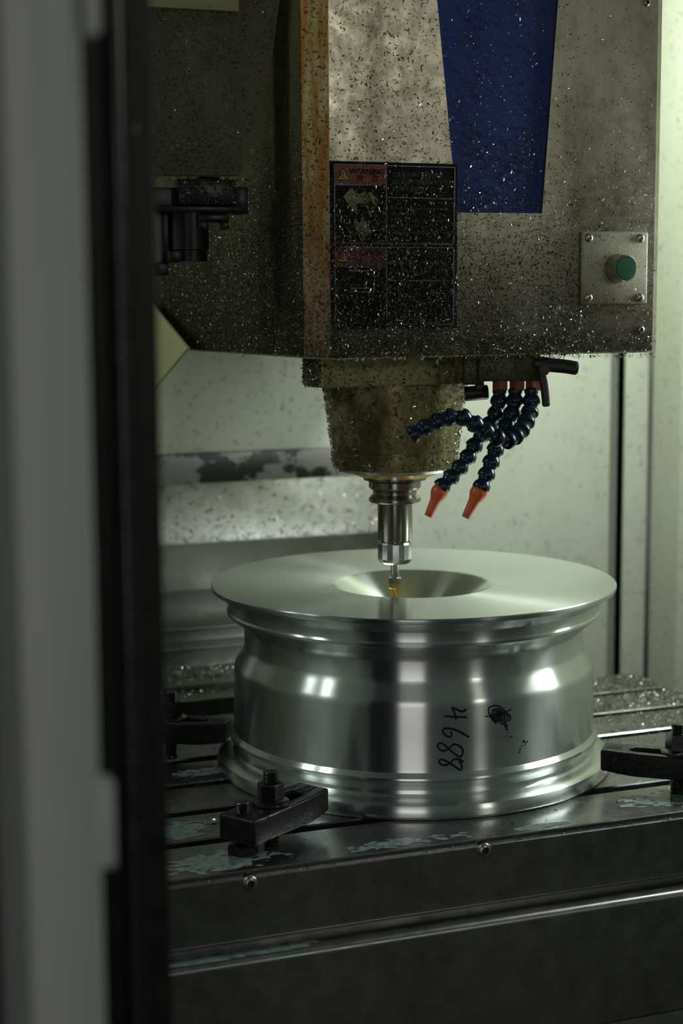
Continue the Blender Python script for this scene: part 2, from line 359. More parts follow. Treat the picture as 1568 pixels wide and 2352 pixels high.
# ------------------------------------------------------------------ stepped stainless way cover behind the table
wc = empty('way_cover', (0, 0.5, -0.1), 'stepped stainless telescopic way cover rising behind the table to a black strip', 'way cover')
XWC = ony(966, 1180, 0.60)[0]
def zc(py, Y): return ony(379, py, Y)[2]
# the x position does not change z much; stages from front to back (Y, pixel row of the front top edge on the left)
zA = zc(1612, 0.345); zB = zc(1577, 0.385); zC = zc(1492, 0.45); zD = zc(1446, 0.475); zE = zc(1250, 0.645); zF = zc(1108, 0.672)
def stage(y0, z0, y1, z1, zl, x1=XWC, lip=0.004):
    poly = [(y0, zl), (y0, z0-lip), (y0-0.004, z0-lip), (y0-0.004, z0), (y1, z1), (y1, zl)]
    bm = prism_bm(poly, YZ, XL+0.02, x1, 0.0013, 2); return bm_obj('panel', bm, M_steel_cover, wc, 35)
stage(0.345, zA, 0.387, zA+0.004, -0.25, XWC)
stage(0.386, zB, 0.452, zB+0.010, -0.25, XWC)
stage(0.451, zC, 0.477, zC+0.004, -0.25, XWC)
stage(0.476, zD, 0.647, zD+0.024, -0.25, XWC)
stage(0.646, zE, 0.682, zF, -0.25, XWC)
zs0, zs1 = zc(1100, 0.680), zc(1045, 0.680)
box('wiper_strip', (XL+0.02, 0.679, zs0-0.01), (XWC-0.05, 0.699, zs1), M_black_strip, wc, 0.002)['label'] = 'black strip with peeling patches'

# ------------------------------------------------------------------ table
T0, T1 = -0.95, 0.49
tb = empty('machine_table', (0, 0, -0.065), 'long wet steel machine table with five lengthwise slots and a bolted front skirt', 'machine table')
prof = [(-0.300, -0.065), (-0.300, -0.0012), (-0.2988, 0.0)]
for k in range(-2, 3):
    c = k*0.1
    prof += [(c-0.0105, 0.0), (c-0.009, -0.0015), (c-0.009, -0.018), (c-0.016, -0.018), (c-0.016, -0.032), (c+0.016, -0.032), (c+0.016, -0.018), (c+0.009, -0.018), (c+0.009, -0.0015), (c+0.0105, 0.0)]
prof += [(0.2988, 0.0), (0.300, -0.0012), (0.300, -0.065)]
bm_obj('table_top', prism_bm(prof, YZ, T0, T1), M_table, tb)
bm = prism_bm([(-0.3045, -0.071), (-0.3045, -0.0075), (-0.3035, -0.0065), (-0.2995, -0.0065), (-0.2995, -0.071)], YZ, T0, T1)
sk = bm_obj('front_skirt', bm, M_skirt, tb)
box('skirt_fold', (T0, -0.3050, -0.0725), (T1, -0.2950, -0.0695), M_skirt, tb, 0.001)
for p in ((574, 2028), (1112, 1952), (1650, 1880), (60, 2102)):
    q = ony(*p, -0.3045); screw('screw', q, (0, -1, 0), 0.0078, sk)
# tapped holes with bright rims
for i, (p, r) in enumerate((((484, 1888), 0.009), ((1425, 1772), 0.010))):
    q = onz(*p, 0.0)
    lathe('hole_rim', [(r, -0.001), (r, 0.0012), (r*0.85, 0.0016), (r*0.72, 0.0003), (0, 0.0002)], M_steel, tb, 24, Matrix.Translation(q))
# saddle cover ledge in front of / below the skirt
zl = -0.080; yl = onz(900, 2151, zl)[1]
zlow = ony(1500, 2336, yl)[2]
sd = empty('saddle_cover', (0, yl, zlow), 'dark stainless cover plate with a rounded ledge below the table skirt', 'machine cover')
R_ = 0.007
poly = [(-0.20, zl), (yl+R_, zl)] + [(yl+R_-R_*math.sin(a), zl-R_+R_*math.cos(a)) for a in np.linspace(0.15, PI/2, 7)] + [(yl, zlow+0.004), (yl+0.004, zlow), (-0.20, zlow)]
bm_obj('ledge_plate', prism_bm(poly, YZ, -1.0, 0.62), M_skirt, sd, 30)
box('base_beam', (-1.0, yl+0.035, zb+0.002), (0.62, 0.34, zlow+0.002), M_skirt, sd, 0.003)
# (plinth under the table so that it rests on the saddle)
box('saddle_block', (-0.9, -0.295, zl-0.002), (0.45, 0.29, -0.0655), M_skirt, sd)

# ------------------------------------------------------------------ the wheel blank
wh = empty('wheel_blank', (0, 0, 0), 'bright turned aluminium wheel blank with a flat dished face, marked by hand in black', 'wheel')
H = 0.2252
face = [(0.0, H-0.060), (0.028, H-0.060), (0.034, H-0.0575), (0.060, H-0.030), (0.0935, H-0.0062), (0.0965, H-0.0045), (0.100, H-0.0040), (0.130, H-0.0031), (0.160, H-0.0023), (0.200, H-0.0012), (0.240, H-0.0002), (0.2440, H), (0.2450, H-0.0010)]
barrel = [(0.2450, H-0.0010), (0.2450, H-0.0035), (0.2440, H-0.0062), (0.2405, H-0.0085), (0.2350, H-0.0110), (0.2295, H-0.0150), (0.2262, H-0.0185),
          (0.2252, 0.2010), (0.2255, 0.1960), (0.2268, 0.1935), (0.2265, 0.1905), (0.2225, 0.1868), (0.2150, 0.1830), (0.2095, 0.1785), (0.2065, 0.1735), (0.2058, 0.1690),
          (0.2058, 0.1500), (0.2065, 0.1470), (0.2085, 0.1430), (0.2165, 0.1290), (0.2178, 0.1262), (0.2183, 0.1235), (0.2185, 0.1200),
          (0.2190, 0.0900), (0.2200, 0.0520), (0.2205, 0.0480), (0.2225, 0.0455), (0.2250, 0.0425), (0.2254, 0.0405), (0.2245, 0.0378), (0.2218, 0.0360),
          (0.2208, 0.0335), (0.2190, 0.0310), (0.2180, 0.0275), (0.2186, 0.0235), (0.2215, 0.0208), (0.2270, 0.0200), (0.2340, 0.0188), (0.2385, 0.0160), (0.2405, 0.0120), (0.2410, 0.0080), (0.2405, 0.0035), (0.2385, 0.0005), (0.2350, 0.0), (0.19, 0.0)]
lathe('dished_face', face, M_rim_disc, wh, 224, smooth=28, caps=False)
lathe('barrel', barrel, M_rim, wh, 224, smooth=24, caps=False)
def on_barrel(p, sx=4.356, ox=940, oy=1580):
    q = oncyl(ox+p[0]/sx, oy+p[1]/sx, 0.2190)
    r = float(np.interp(q[2], [b[1] for b in barrel[::-1]], [b[0] for b in barrel[::-1]]))
    q = oncyl(ox+p[0]/sx, oy+p[1]/sx, r+0.0001); return q, (q[0], q[1], 0)
def ink(name, strokes, width, k=6):
    d = []
    for st in strokes:
        c = catmull(st, k) if len(st) > 2 else [np.array(st[0], float), (np.array(st[0], float)+np.array(st[-1]))/2, np.array(st[-1], float)]
        P = [on_barrel(p) for p in c]; v, f = ribbon([p[0] for p in P], width, [p[1] for p in P]); d.append((v, f, 0))
    return merge(name, d, [M_ink], wh, None)
W_ = 0.0024
ink('marker_digit', [[(345, 283), (460, 290), (578, 293)], [(468, 318), (450, 250), (428, 196), (470, 215), (520, 235), (550, 228), (568, 208)]], W_)['label'] = 'handwritten 4'
ink('marker_digit', [[(402, 440), (418, 450), (420, 472), (402, 492), (370, 480), (340, 452), (332, 425), (352, 406), (420, 410), (490, 432), (550, 465), (598, 495)]], W_)['label'] = 'handwritten 6'
ink('marker_digit', [[(430, 568), (410, 590), (380, 615), (345, 630), (310, 622), (280, 585), (290, 558), (320, 552), (350, 570), (390, 605), (440, 650), (490, 685), (515, 685), (532, 650), (530, 615), (500, 580), (460, 565), (428, 569)]], W_)['label'] = 'handwritten 8'
ink('marker_digit', [[(540, 745), (510, 720), (470, 712), (430, 725), (400, 755), (360, 772), (320, 768), (295, 740), (305, 720), (340, 720), (380, 740), (430, 770), (480, 805), (508, 818), (522, 800), (515, 760), (495, 725)]], W_)['label'] = 'handwritten 8'
scr = [[(870, 340), (830, 300), (797, 260), (790, 220), (800, 192), (850, 178), (900, 186), (940, 215), (978, 260), (985, 305), (960, 335), (930, 355), (905, 365)],
       [(755, 283), (800, 285)], [(950, 245), (1018, 215)], [(800, 270), (835, 325), (870, 360)], [(935, 345), (965, 395), (985, 430)], [(940, 355), (968, 395), (974, 370), (950, 330)], [(985, 330), (1006, 322), (1011, 290), (998, 270)], [(990, 268), (1005, 262)]]
for k in range(17):
    t = -1+2*(k+0.5)/17+random.uniform(-0.04, 0.04); hw_ = math.sqrt(max(0.05, 1-t*t))*random.uniform(0.85, 1.02)
    # chord across the blob, bowed; long axis runs from upper left to lower right
    ca, sa = 0.80, 0.60; pts_ = []
    for u in np.linspace(-1, 1, 7):
        a = u*hw_*86; b = t*70+(1-u*u)*14*(1 if k % 2 else -0.4)
        pts_.append((892+a*ca-b*sa, 272+a*sa+b*ca))
    scr.append(pts_)
scr.append([(850, 270), (835, 285), (845, 310), (880, 325), (905, 305), (900, 275), (870, 262), (850, 275), (862, 298), (888, 300)])
ink('marker_scribble', scr[:8], 0.0016, 4)['label'] = 'outline of the scribbled-out mark'
ink('marker_scribble', scr[8:], 0.0010, 4)['label'] = 'scribbled-out mark in black marker'
dots = [[(983, 449), (987, 455)], [(963, 481), (967, 489)], [(998, 489), (1003, 491)], [(1017, 493), (1027, 484)], [(1134, 527), (1143, 530), (1151, 548)], [(1180, 533), (1168, 549)], [(1155, 566), (1158, 573)], [(1121, 577), (1123, 586)], [(1114, 607), (1102, 618)], [(1103, 636), (1104, 650)]]
ink('marker_dots', dots, 0.0020, 3)['label'] = 'trail of black marker dots'

# ------------------------------------------------------------------ clamps
def make_clamp(label, A, B, T, nutp, jackp, zt_, group='black step clamps holding the wheel', jack=True, hgt=0.027):
    """bar with heel corners A (left) and B (right), toe-right T (xy), slotted; nut and jack screw positions in xy"""
    A, B, T = [np.array(v[:2]) for v in (A, B, T)]
    ux = (T-B)/np.linalg.norm(T-B); uy = np.array([-ux[1], ux[0]]); wd = abs((A-B)@uy); Ln = np.linalg.norm(T-B)
    root = empty('step_clamp', (*((A+B)/2), 0), label, 'clamp', group)
    Mx = Matrix(((ux[0], uy[0], 0, B[0]), (ux[1], uy[1], 0, B[1]), (0, 0, 1, 0), (0, 0, 0, 1)))
    loc = lambda p: ((np.array(p[:2])-B)@ux, (np.array(p[:2])-B)@uy)
    nu = loc(nutp); nv = wd/2
    # bar outline with tapered toe and a through slot built as a ring of quads (outer loop / inner loop)
    sl0, sl1, sh = max(nu[0]-0.012, 0.03), min(Ln-0.026, nu[0]+0.055), 0.0096
    outer = []; inner = []
    K = 40
    def rnd(a):
        x = Ln/2+Ln/2*math.copysign(min(1, abs(math.cos(a))*1.5), math.cos(a)); y = wd/2+wd/2*math.copysign(min(1, abs(math.sin(a))*1.5), math.sin(a)); return x, y
    per = []
    nx, ny = 14, 6
    for i in range(nx): per.append((Ln*i/nx, 0.0))
    for i in range(ny): per.append((Ln, wd*i/ny))
    for i in range(nx): per.append((Ln*(1-i/nx), wd))
    for i in range(ny): per.append((0.0, wd*(1-i/ny)))
    def taper(x, y):
        t = max(0, (x-Ln*0.70)/(Ln*0.30)); return (x, wd/2+(y-wd/2)*(1-0.16*t))
    for (x, y) in per:
        outer.append(taper(x, y)); a = math.atan2((y-wd/2)/wd, (x-Ln/2)/Ln)
        cxs = min(max(x, sl0+sh), sl1-sh); v = np.array([x-cxs, y-wd/2]); v = v/np.linalg.norm(v); inner.append((cxs+v[0]*sh, wd/2+v[1]*sh))
    bm = bmesh.new(); n = len(outer); z0 = zt_-hgt
    def top(x): return zt_ + 0.0022*min(1, max(0, x/Ln-0.2))
    OT = [bm.verts.new((x, y, top(x))) for x, y in outer]; OB = [bm.verts.new((x, y, z0+0.004*max(0, (x/Ln-0.75)*4))) for x, y in outer]
    IT = [bm.verts.new((x, y, top(x))) for x, y in inner]; IB = [bm.verts.new((x, y, z0)) for x, y in inner]
    rim = []
    for i in range(n):
        j = (i+1) % n
        bm.faces.new((OT[i], OT[j], IT[j], IT[i])); bm.faces.new((OB[j], OB[i], IB[i], IB[j])); bm.faces.new((OT[j], OT[i], OB[i], OB[j])); bm.faces.new((IT[i], IT[j], IB[j], IB[i]))
    bmesh.ops.recalc_face_normals(bm, faces=bm.faces); bm.edges.ensure_lookup_table()
    sharp = [e for e in bm.edges if len(e.link_faces) == 2 and e.calc_face_angle(0) > 0.9]
    bmesh.ops.bevel(bm, geom=sharp, offset=0.0026, segments=3, affect='EDGES', profile=0.5)
    for v in bm.verts: v.co = Mx @ v.co
    bm_obj('bar', bm, M_clamp, root, 40)
    # cast maker's lettering reduced to raised pads near the toe
    d = []
    for i in range(5):
        for j in range(2):
            x = Ln-0.022+i*0.0036; y = wd/2-0.007+j*0.008
            d.append((*boxdata((x, y, top(x)-0.001), (x+0.0022, y+0.0055, top(x)+0.0007), Mx), 0))
    merge('cast_marks', d, [M_clamp], root, None)
    zn = top(nu[0])
    npos = Mx @ Vector((nu[0], nv, 0))
    Mn = Matrix.Translation((npos.x, npos.y, zn)) @ Matrix.Rotation(0.5, 4, 'Z')
    nut = lathe('flange_nut', [(0.0086, -0.0005), (0.0195, -0.0005), (0.0200, 0.0012), (0.0192, 0.0030), (0.0150, 0.0052), (0.0086, 0.0052)], M_stud, root, 40, Mn)
    hexp = [(0.0086, 0.004), (0.0143, 0.004), (0.0145, 0.0215), (0.0128, 0.0228), (0.0086, 0.0228)]
    lathe('hex', hexp, M_stud, nut, 6, Mn, 20)
    lathe('stud', thread_prof(0.0079, -zn-0.0178, 0.0345, 0.0021, 0.0009), M_stud, root, 28, Mn, 20, False)
    if jackp is not None:
        ju = loc(jackp); jp = Mx @ Vector((ju[0], nv if abs(ju[1]-nv) < 0.004 else ju[1], 0))
        Mj = Matrix.Translation((jp.x, jp.y, 0))
        lathe('jack_screw', thread_prof(0.0078, 0.0, zt_+0.0105, 0.0021, 0.0009), M_stud, root, 28, Mj, 20, False)
        lathe('foot', [(0, 0.0), (0.0165, 0.0), (0.0165, 0.009), (0.0145, 0.011), (0, 0.011)], M_clamp, root, 6, Mj)
    return root
zc_ = 0.0440
make_clamp('black step clamp at the table front edge, beside the milky puddles, toe on wheel rim',
           onz(495, 1871, zc_), onz(583, 1888, zc_), onz(762, 1815, zc_), onz(604, 1842, zc_), onz(557, 1864, zc_), zc_)
cr0, cr1 = onz(1377, 1727, 0.047), onz(1395, 1703, 0.047)
dR = onz(1568, 1742, 0.047)-cr0; dR = dR/np.linalg.norm(dR); nR = np.array([-dR[1], dR[0], 0]); LR = 0.155; wR = 0.040
make_clamp('black step clamp reaching in from the right wall side, toe on the wheel rim', cr0+dR*LR, cr0+dR*LR+nR*wR, cr0+nR*wR, onz(1556, 1730, 0.047), cr0+dR*(LR-0.02)+nR*wR/2, 0.047)
cb = onz(529, 1668, 0.045); ca = onz(384, 1661, 0.045); dB = cb-ca; dB /= np.linalg.norm(dB); nB = np.array([-dB[1], dB[0], 0]); cb = cb-dB*0.008
make_clamp('black step clamp by the stepped way cover, toe on the wheel rim', cb-dB*0.15+nB*0.040, cb-dB*0.15, cb, onz(391, 1652, 0.045), cb-dB*0.135+nB*0.02, 0.045)

# ------------------------------------------------------------------ spindle head
YF = -0.152
def fp(x, y): q = ony(x, y, YF); return (q[0], q[2])
hd = empty('spindle_head', (0.03, 0.1, 0.5), 'boxy grimy stainless spindle head with blue inset, warning label and green button', 'spindle head')
ZB = 0.5035; ZT = 1.30
xl0, xr0 = -0.1617, fp(1504, 400)[0]
xc, yc_ = -0.1771, -0.1085          # fold behind the rusty edge
xs, ys = -0.2282, 0.189             # rear end of the side sheet
body = [(xl0+0.003, YF+0.003), (xr0+0.007, YF+0.003), (xr0+0.007, 0.40), (xs+0.03, 0.40), (xs+0.003, ys), (xc+0.003, yc_)]
bm_obj('body', prism_bm(body, XY, ZB-0.0022, ZT), M_body, hd)
# front stainless sheet with a trapezoid cut-out: four pieces sharing edges in one mesh
c0 = fp(1003, 0); c1 = fp(1049, 488); c2 = fp(1244, 490); c3 = fp(1281, 0)
k = (ZT-c0[1])/(c0[1]-c1[1]); tl = (c0[0]+(c0[0]-c1[0])*k, ZT); k2 = (ZT-c3[1])/(c3[1]-c2[1]); tr = (c3[0]+(c3[0]-c2[0])*k2, ZT)
poly = [(xl0, ZB), (xr0, ZB), (xr0, ZT), tr, c2, c1, tl, (xl0, ZT)]
fpan = bm_obj('front_panel', prism_bm(poly, XZ, YF-0.0005, YF+0.0045), M_front, hd)
bm_obj('blue_panel', prism_bm([(c1[0]-0.002, c1[1]-0.002), (c2[0]+0.002, c2[1]-0.002), (tr[0]+0.002, ZT), (tl[0]-0.002, ZT)], XZ, YF+0.0025, YF+0.0058), M_blue, hd)
def strip2(name, p, q, t, mat, z0=None, z1=None):
    d = Vector((q[0]-p[0], q[1]-p[1])); nn = Vector((-d.y, d.x)).normalized()*t
    return bm_obj(name, prism_bm([p, q, (q[0]-nn.x, q[1]-nn.y), (p[0]-nn.x, p[1]-nn.y)][::1], XY, z0 or ZB, z1 or ZT), mat, hd)
strip2('rusty_edge', (xc, yc_), (xl0, YF), -0.002, M_rust)['label'] = 'rust-stained cream corner edge'
# side sheet: bottom rear corner cut away upward
def sidept(px, py):
    # intersect pixel ray with the vertical plane of the side sheet
    p0 = np.array([xc, yc_, 0]); d = np.array([xs-xc, ys-yc_, 0]); nn = np.cross(d, [0, 0, 1.0]); r = ray(px, py); t = ((p0-CAM)@nn)/(r@nn); return CAM+r*t
s1 = sidept(425, 801); s2 = sidept(362, 733)
ddir = np.array([xs-xc, ys-yc_]); dl = np.linalg.norm(ddir); ddir /= dl
def sp(a, z, off=0.0): return (xc+ddir[0]*a-ddir[1]*off, yc_+ddir[1]*a+ddir[0]*off, z)
a1 = (s1[:2]-np.array([xc, yc_]))@ddir; a2 = (s2[:2]-np.array([xc, yc_]))@ddir
prof_ = [(0, ZB), (a1, ZB), (a2, s2[2]), (a2+0.08, s2[2]+0.09), (a2+0.08, ZT), (0, ZT)]
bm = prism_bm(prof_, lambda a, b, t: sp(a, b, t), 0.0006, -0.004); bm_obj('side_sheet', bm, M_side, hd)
for p in ((1484, 6), (1471, 757)):
    x, z = fp(*p); screw('screw', (x, YF-0.0005, z), (0, -1, 0), 0.0044, fpan)
M_drop = plain('coolant_bead', (0.60, 0.64, 0.58), 0.55, 0.05, 60, 0.1)
for px_ in (776, 790, 818, 832, 858, 905, 917, 928, 968, 1010, 1290, 560, 540):
    if px_ > 700: q = ony(px_, 823, YF+0.0005); q = np.array([q[0], YF+0.0005, ZB-0.0015])
    else: q = sidept(px_, 812); q = np.array([q[0], q[1], ZB-0.0008])
    r_d = random.uniform(0.0016, 0.0030)
    lathe('drip', [(0, -r_d*1.3), (r_d*0.6, -r_d), (r_d, -r_d*0.25), (r_d*1.1, r_d*0.3), (0, r_d*0.4)], M_drop, hd, 12, Matrix.Translation(q), 60)
# push-button plate
p0 = fp(1331, 531); p1 = fp(1480, 699)
bp = box('button_plate', (p0[0], YF-0.006, p1[1]), (p1[0], YF, p0[1]), M_plate, hd, 0.0025, segs=3)
for p in ((1346, 547), (1464, 548), (1345, 684), (1463, 684)):
    x, z = fp(*p); screw('screw', (x, YF-0.0055, z), (0, -1, 0), 0.0052, bp, True)
bx, bz = fp(1411, 617)
Mb = frame((bx, YF-0.005, bz), (0, -1, 0))
lathe('collar', [(0.0165, 0), (0.0165, 0.004), (0.0150, 0.0105), (0.0150, 0.0190), (0.0140, 0.0200), (0.0128, 0.0196)], M_screw, bp, 40, Mb, 30, False)
lathe('button', [(0.0130, 0.010), (0.0130, 0.0192), (0.0120, 0.0205), (0.006, 0.0208), (0, 0.0209)], M_green, bp, 40, Mb, 40)['label'] = 'green push button'
bpos = (bx, bz)

# warning label
YLb = YF-0.0018
def quad(name, px0, py0, px1, py1, mat, parent, y=YLb-0.0003, th=0.0004):
    a = ony(px0, py0, y); b = ony(px1, py0, y); c = ony(px1, py1, y); d = ony(px0, py1, y)
    return bm_obj(name, prism_bm([(q[0], q[2]) for q in (a, b, c, d)], XZ, y, y+th), mat, parent)
def lquad(name, pts, mat, parent, y=YLb-0.0003, th=0.0004):
    return bm_obj(name, prism_bm([(ony(*q, y)[0], ony(*q, y)[2]) for q in pts], XZ, y, y+th), mat, parent)
lb = lquad('warning_label', [(757.5, 369), (1050, 377), (1049, 754), (760.5, 756)], M_label, hd, YLb, 0.0022)
lb['label'] = 'black machine warning label with red headers'
def line(px0, py0, px1, py1, wpx=2.2, mat=M_white, y=YLb-0.0004):
    dx, dy = px1-px0, py1-py0; L = math.hypot(dx, dy); nx, ny = -dy/L*wpx/2, dx/L*wpx/2
    return lquad('printed_line', [(px0+nx, py0+ny), (px1+nx, py1+ny), (px1-nx, py1-ny), (px0-nx, py0-ny)], mat, lb, y)
for s in ((768, 377, 1045, 384.5), (768, 377, 769, 558), (1044.5, 384, 1041.5, 560), (768, 558, 1042, 560.5), (887, 380, 887.5, 559), (888, 453, 1044, 457), (768, 424.5, 887, 425.5),
          (768, 567, 1042, 569.5), (769, 567, 770, 742), (1042, 569, 1041, 744), (887.5, 568, 888, 743), (888, 644.5, 1041, 644.5), (770, 612, 887, 613), (888, 744, 1041, 744.5),
          (800, 622, 869, 622), (869, 622, 869, 634), (859, 634, 869, 634), (859, 634, 859, 670), (806, 662, 859, 662), (800, 670.5, 859, 670.5)): line(*s)
lquad('red_header', [(769.5, 378.5), (886, 381), (886, 424), (769.5, 423.5)], M_red, lb, YLb-0.0005)
lquad('red_header', [(770, 568.5), (886.5, 569.5), (886.5, 611.5), (770.5, 611.5)], M_red, lb, YLb-0.0005)
for (ox, oy) in ((0, 0), (0, 189)):
    lquad('triangle_border', [(774, 413.5+oy), (802, 413.5+oy), (788, 386+oy)], M_label, lb, YLb-0.0007)
    lquad('triangle', [(776, 412+oy), (800, 412+oy), (788, 388.5+oy)], M_sign_yellow, lb, YLb-0.0009)
    lquad('exclamation', [(786.6, 395+oy), (789.4, 395+oy), (788.8, 404+oy), (787.2, 404+oy)], M_label, lb, YLb-0.0011)
    lquad('exclamation_dot', [(786.8, 406+oy), (789.2, 406+oy), (789.2, 408.6+oy), (786.8, 408.6+oy)], M_label, lb, YLb-0.0011)
sc, ox, oy = 11.2, 755, 370
P = lambda pts: [(ox+x/sc, oy+y/sc) for x, y in pts]
lquad('hand_symbol', P([(365, 910), (570, 690), (740, 850), (980, 820), (1000, 900), (1080, 1030), (960, 1100), (880, 1105), (800, 1085), (690, 1100), (745, 1290), (725, 1395), (440, 1020)]), M_picto, lb, YLb-0.0006)
lquad('finger_symbol', P([(1000, 815), (1080, 810), (1280, 1000), (1230, 1030), (1150, 960), (1220, 1110), (1170, 1150), (1110, 1050)]), M_picto, lb, YLb-0.0006)
lquad('finger_symbol', P([(945, 1150), (1020, 1130), (1030, 1190), (970, 1195)]), M_picto, lb, YLb-0.0006)
lquad('finger_symbol', P([(1090, 1170), (1170, 1180), (1170, 1290), (1110, 1260)]), M_picto, lb, YLb-0.0006)
lquad('finger_symbol', P([(1000, 1260), (1080, 1290), (1110, 1420), (1060, 1450)]), M_picto, lb, YLb-0.0006)
lquad('cutter_symbol', P([(700, 1600), (790, 1580), (860, 1520), (960, 1550), (1000, 1650), (1110, 1800), (1080, 1870), (1000, 1880), (950, 1960), (860, 1920), (770, 1860), (690, 1750)]), M_picto, lb, YLb-0.0006)
lquad('blade_symbol', P([(640, 1510), (740, 1600), (680, 1665), (650, 1640)]), M_picto, lb, YLb-0.0006)
lquad('blade_symbol', P([(800, 1500), (895, 1380), (890, 1460), (930, 1510), (860, 1520)]), M_picto, lb, YLb-0.0006)
lquad('blade_symbol', P([(1000, 1530), (1105, 1540), (1080, 1600), (1010, 1610)]), M_picto, lb, YLb-0.0006)
lquad('blade_symbol', P([(840, 2040), (860, 1940), (950, 1950), (900, 2020)]), M_picto, lb, YLb-0.0006)
lquad('blade_symbol', P([(650, 1870), (700, 1820), (760, 1870), (720, 1900)]), M_picto, lb, YLb-0.0006)
def text(name, s, px, py, hpx, mat, parent, wpx=None, y=YLb-0.0004, bold=0.0):
    cu = bpy.data.curves.new('t', 'FONT'); cu.body = s; cu.size = 1.0; cu.extrude = 0.02; cu.offset = bold; cu.resolution_u = 3
    o = bpy.data.objects.new('t', cu); COL.objects.link(o)
    me = bpy.data.meshes.new_from_object(o, depsgraph=bpy.context.evaluated_depsgraph_get()); bpy.data.objects.remove(o); bpy.data.curves.remove(cu)
    n = len(me.vertices); co = np.zeros(n*3, np.float32)
    if n == 0: return None
    me.vertices.foreach_get('co', co); co = co.reshape(-1, 3)
    a = ony(px, py, y); b = ony(px+100, py, y); mpp = (b[0]-a[0])/100.0
    sc = hpx*mpp/0.70; w_ = co[:, 0].max(); sxx = sc if wpx is None else wpx*mpp/w_
    out = np.stack([a[0]+co[:, 0]*sxx, np.full(n, y)-co[:, 2]*0.004+0.00005, a[2]+co[:, 1]*sc], 1)
    me.vertices.foreach_set('co', out.reshape(-1).astype(np.float32)); me.update()
    return link(name, me, mat, parent)
text('lettering', 'WARNING', 802, 399, 11, M_label, lb, 79, YLb-0.0008, 0.02)
text('lettering', '警', 819, 416, 11, M_label, lb, None, YLb-0.0008); text('lettering', '告', 852, 416, 11, M_label, lb, None, YLb-0.0008)
text('lettering', 'CAUTION', 803, 587, 11, M_label, lb, 78, YLb-0.0008, 0.02)
text('lettering', '注', 819, 605, 11, M_label, lb, None, YLb-0.0008); text('lettering', '意', 852, 605, 11, M_label, lb, None, YLb-0.0008)
for s, py, wd in (('刀具運作時可能引起傷害', 406, 117), ('當刀具運作時請關緊安全門', 422, 126), ('切勿徒手溫度取刀', 438, 78)): text('lettering', s, 900, py, 8.5, M_faint, lb, wd)
for s, py, wd in (('A tool may cause injury when', 481, 128), ("it's operated.", 494, 56), ('When the tool is operated, please', 508.5, 140), ('close the safety door.', 522, 92), ("Can't touch the tool unit.", 536.5, 106)): text('lettering', s, 896, py, 6.5, M_faint, lb, wd)
for row, (py, nW) in enumerate(((585, 13), (606, 13), (626, 11))):
    d = []
    for i in range(nW):
        for j in range(4):
            ax = 898+i*10.6+random.uniform(0, 5); ay = py-8+j*2.4; q0 = ony(ax, ay, YLb-0.0004); q1 = ony(ax+random.uniform(1.5, 6), ay+1.2, YLb-0.0004)
            d.append((*boxdata((q0[0], YLb-0.0004, q1[2]), (q1[0], YLb, q0[2])), 0))
    merge('worn_lettering', d, [M_faint], lb, None)

# spindle nose under the head
S = (-0.0202, 0.0077)
Ms = Matrix.Translation((S[0], S[1], 0))
z885, z825 = 0.4610, 0.4980
hw = 0.107
yk0, yk1, yk2 = S[1]-0.096, S[1]-0.060, S[1]+0.03
blk = [(ony(738, 860, yk0)[0], yk0), (ony(1085, 860, yk0)[0], yk0), (ony(1085, 860, yk0)[0], yk2), (ony(697, 860, yk2)[0], yk2), (ony(704, 860, yk1)[0], yk1)]
z885 = ony(884, 887, yk0)[2]
bm_obj('nose_block', prism_bm(blk, XY, z885, ZB+0.003, 0.0015), M_nose, hd)
zs_ = lambda r, z: (r, z)
lathe('spindle_nose', [(0, 0.485), (0.0860, 0.485), (0.0855, 0.4680), (0.0835, 0.4520), (0.0795, 0.4230), (0.0755, 0.3885), (0.0748, 0.3857), (0.0738, 0.3851), (0.0738, 0.3841), (0.0748, 0.3835), (0.0742, 0.3760), (0.0735, 0.3680), (0.0718, 0.3632), (0.0680, 0.3615), (0.040, 0.3612)], M_nose, hd, 96, Ms, 30, False)
lathe('bright_lip', [(0.0724, 0.3640), (0.0700, 0.3606), (0.0580, 0.3598), (0.0580, 0.3616)], M_steel, hd, 96, Ms, 40, False)
lathe('amber_ring', [(0.0585, 0.3608), (0.0580, 0.3585), (0.0420, 0.3522), (0.0400, 0.3518), (0.0300, 0.3520)], M_gold_ring, hd, 96, Ms, 30, False)['label'] = 'amber ring around the spindle mouth'
lathe('mouth_ring', [(0.0385, 0.3530), (0.0380, 0.3485), (0.0280, 0.3480)], M_holder, hd, 64, Ms, 30, False)
kd = CAM[:2]-np.array(S); kd /= np.linalg.norm(kd)
Mk = frame((S[0]+kd[0]*0.040, S[1]+kd[1]*0.040, 0.3545), (0, 0, -1), (kd[0], kd[1], 0))
box('drive_key', (-0.008, -0.0055, -0.003), (0.012, 0.0055, 0.0045), M_steel, hd, 0.0008, Mk)

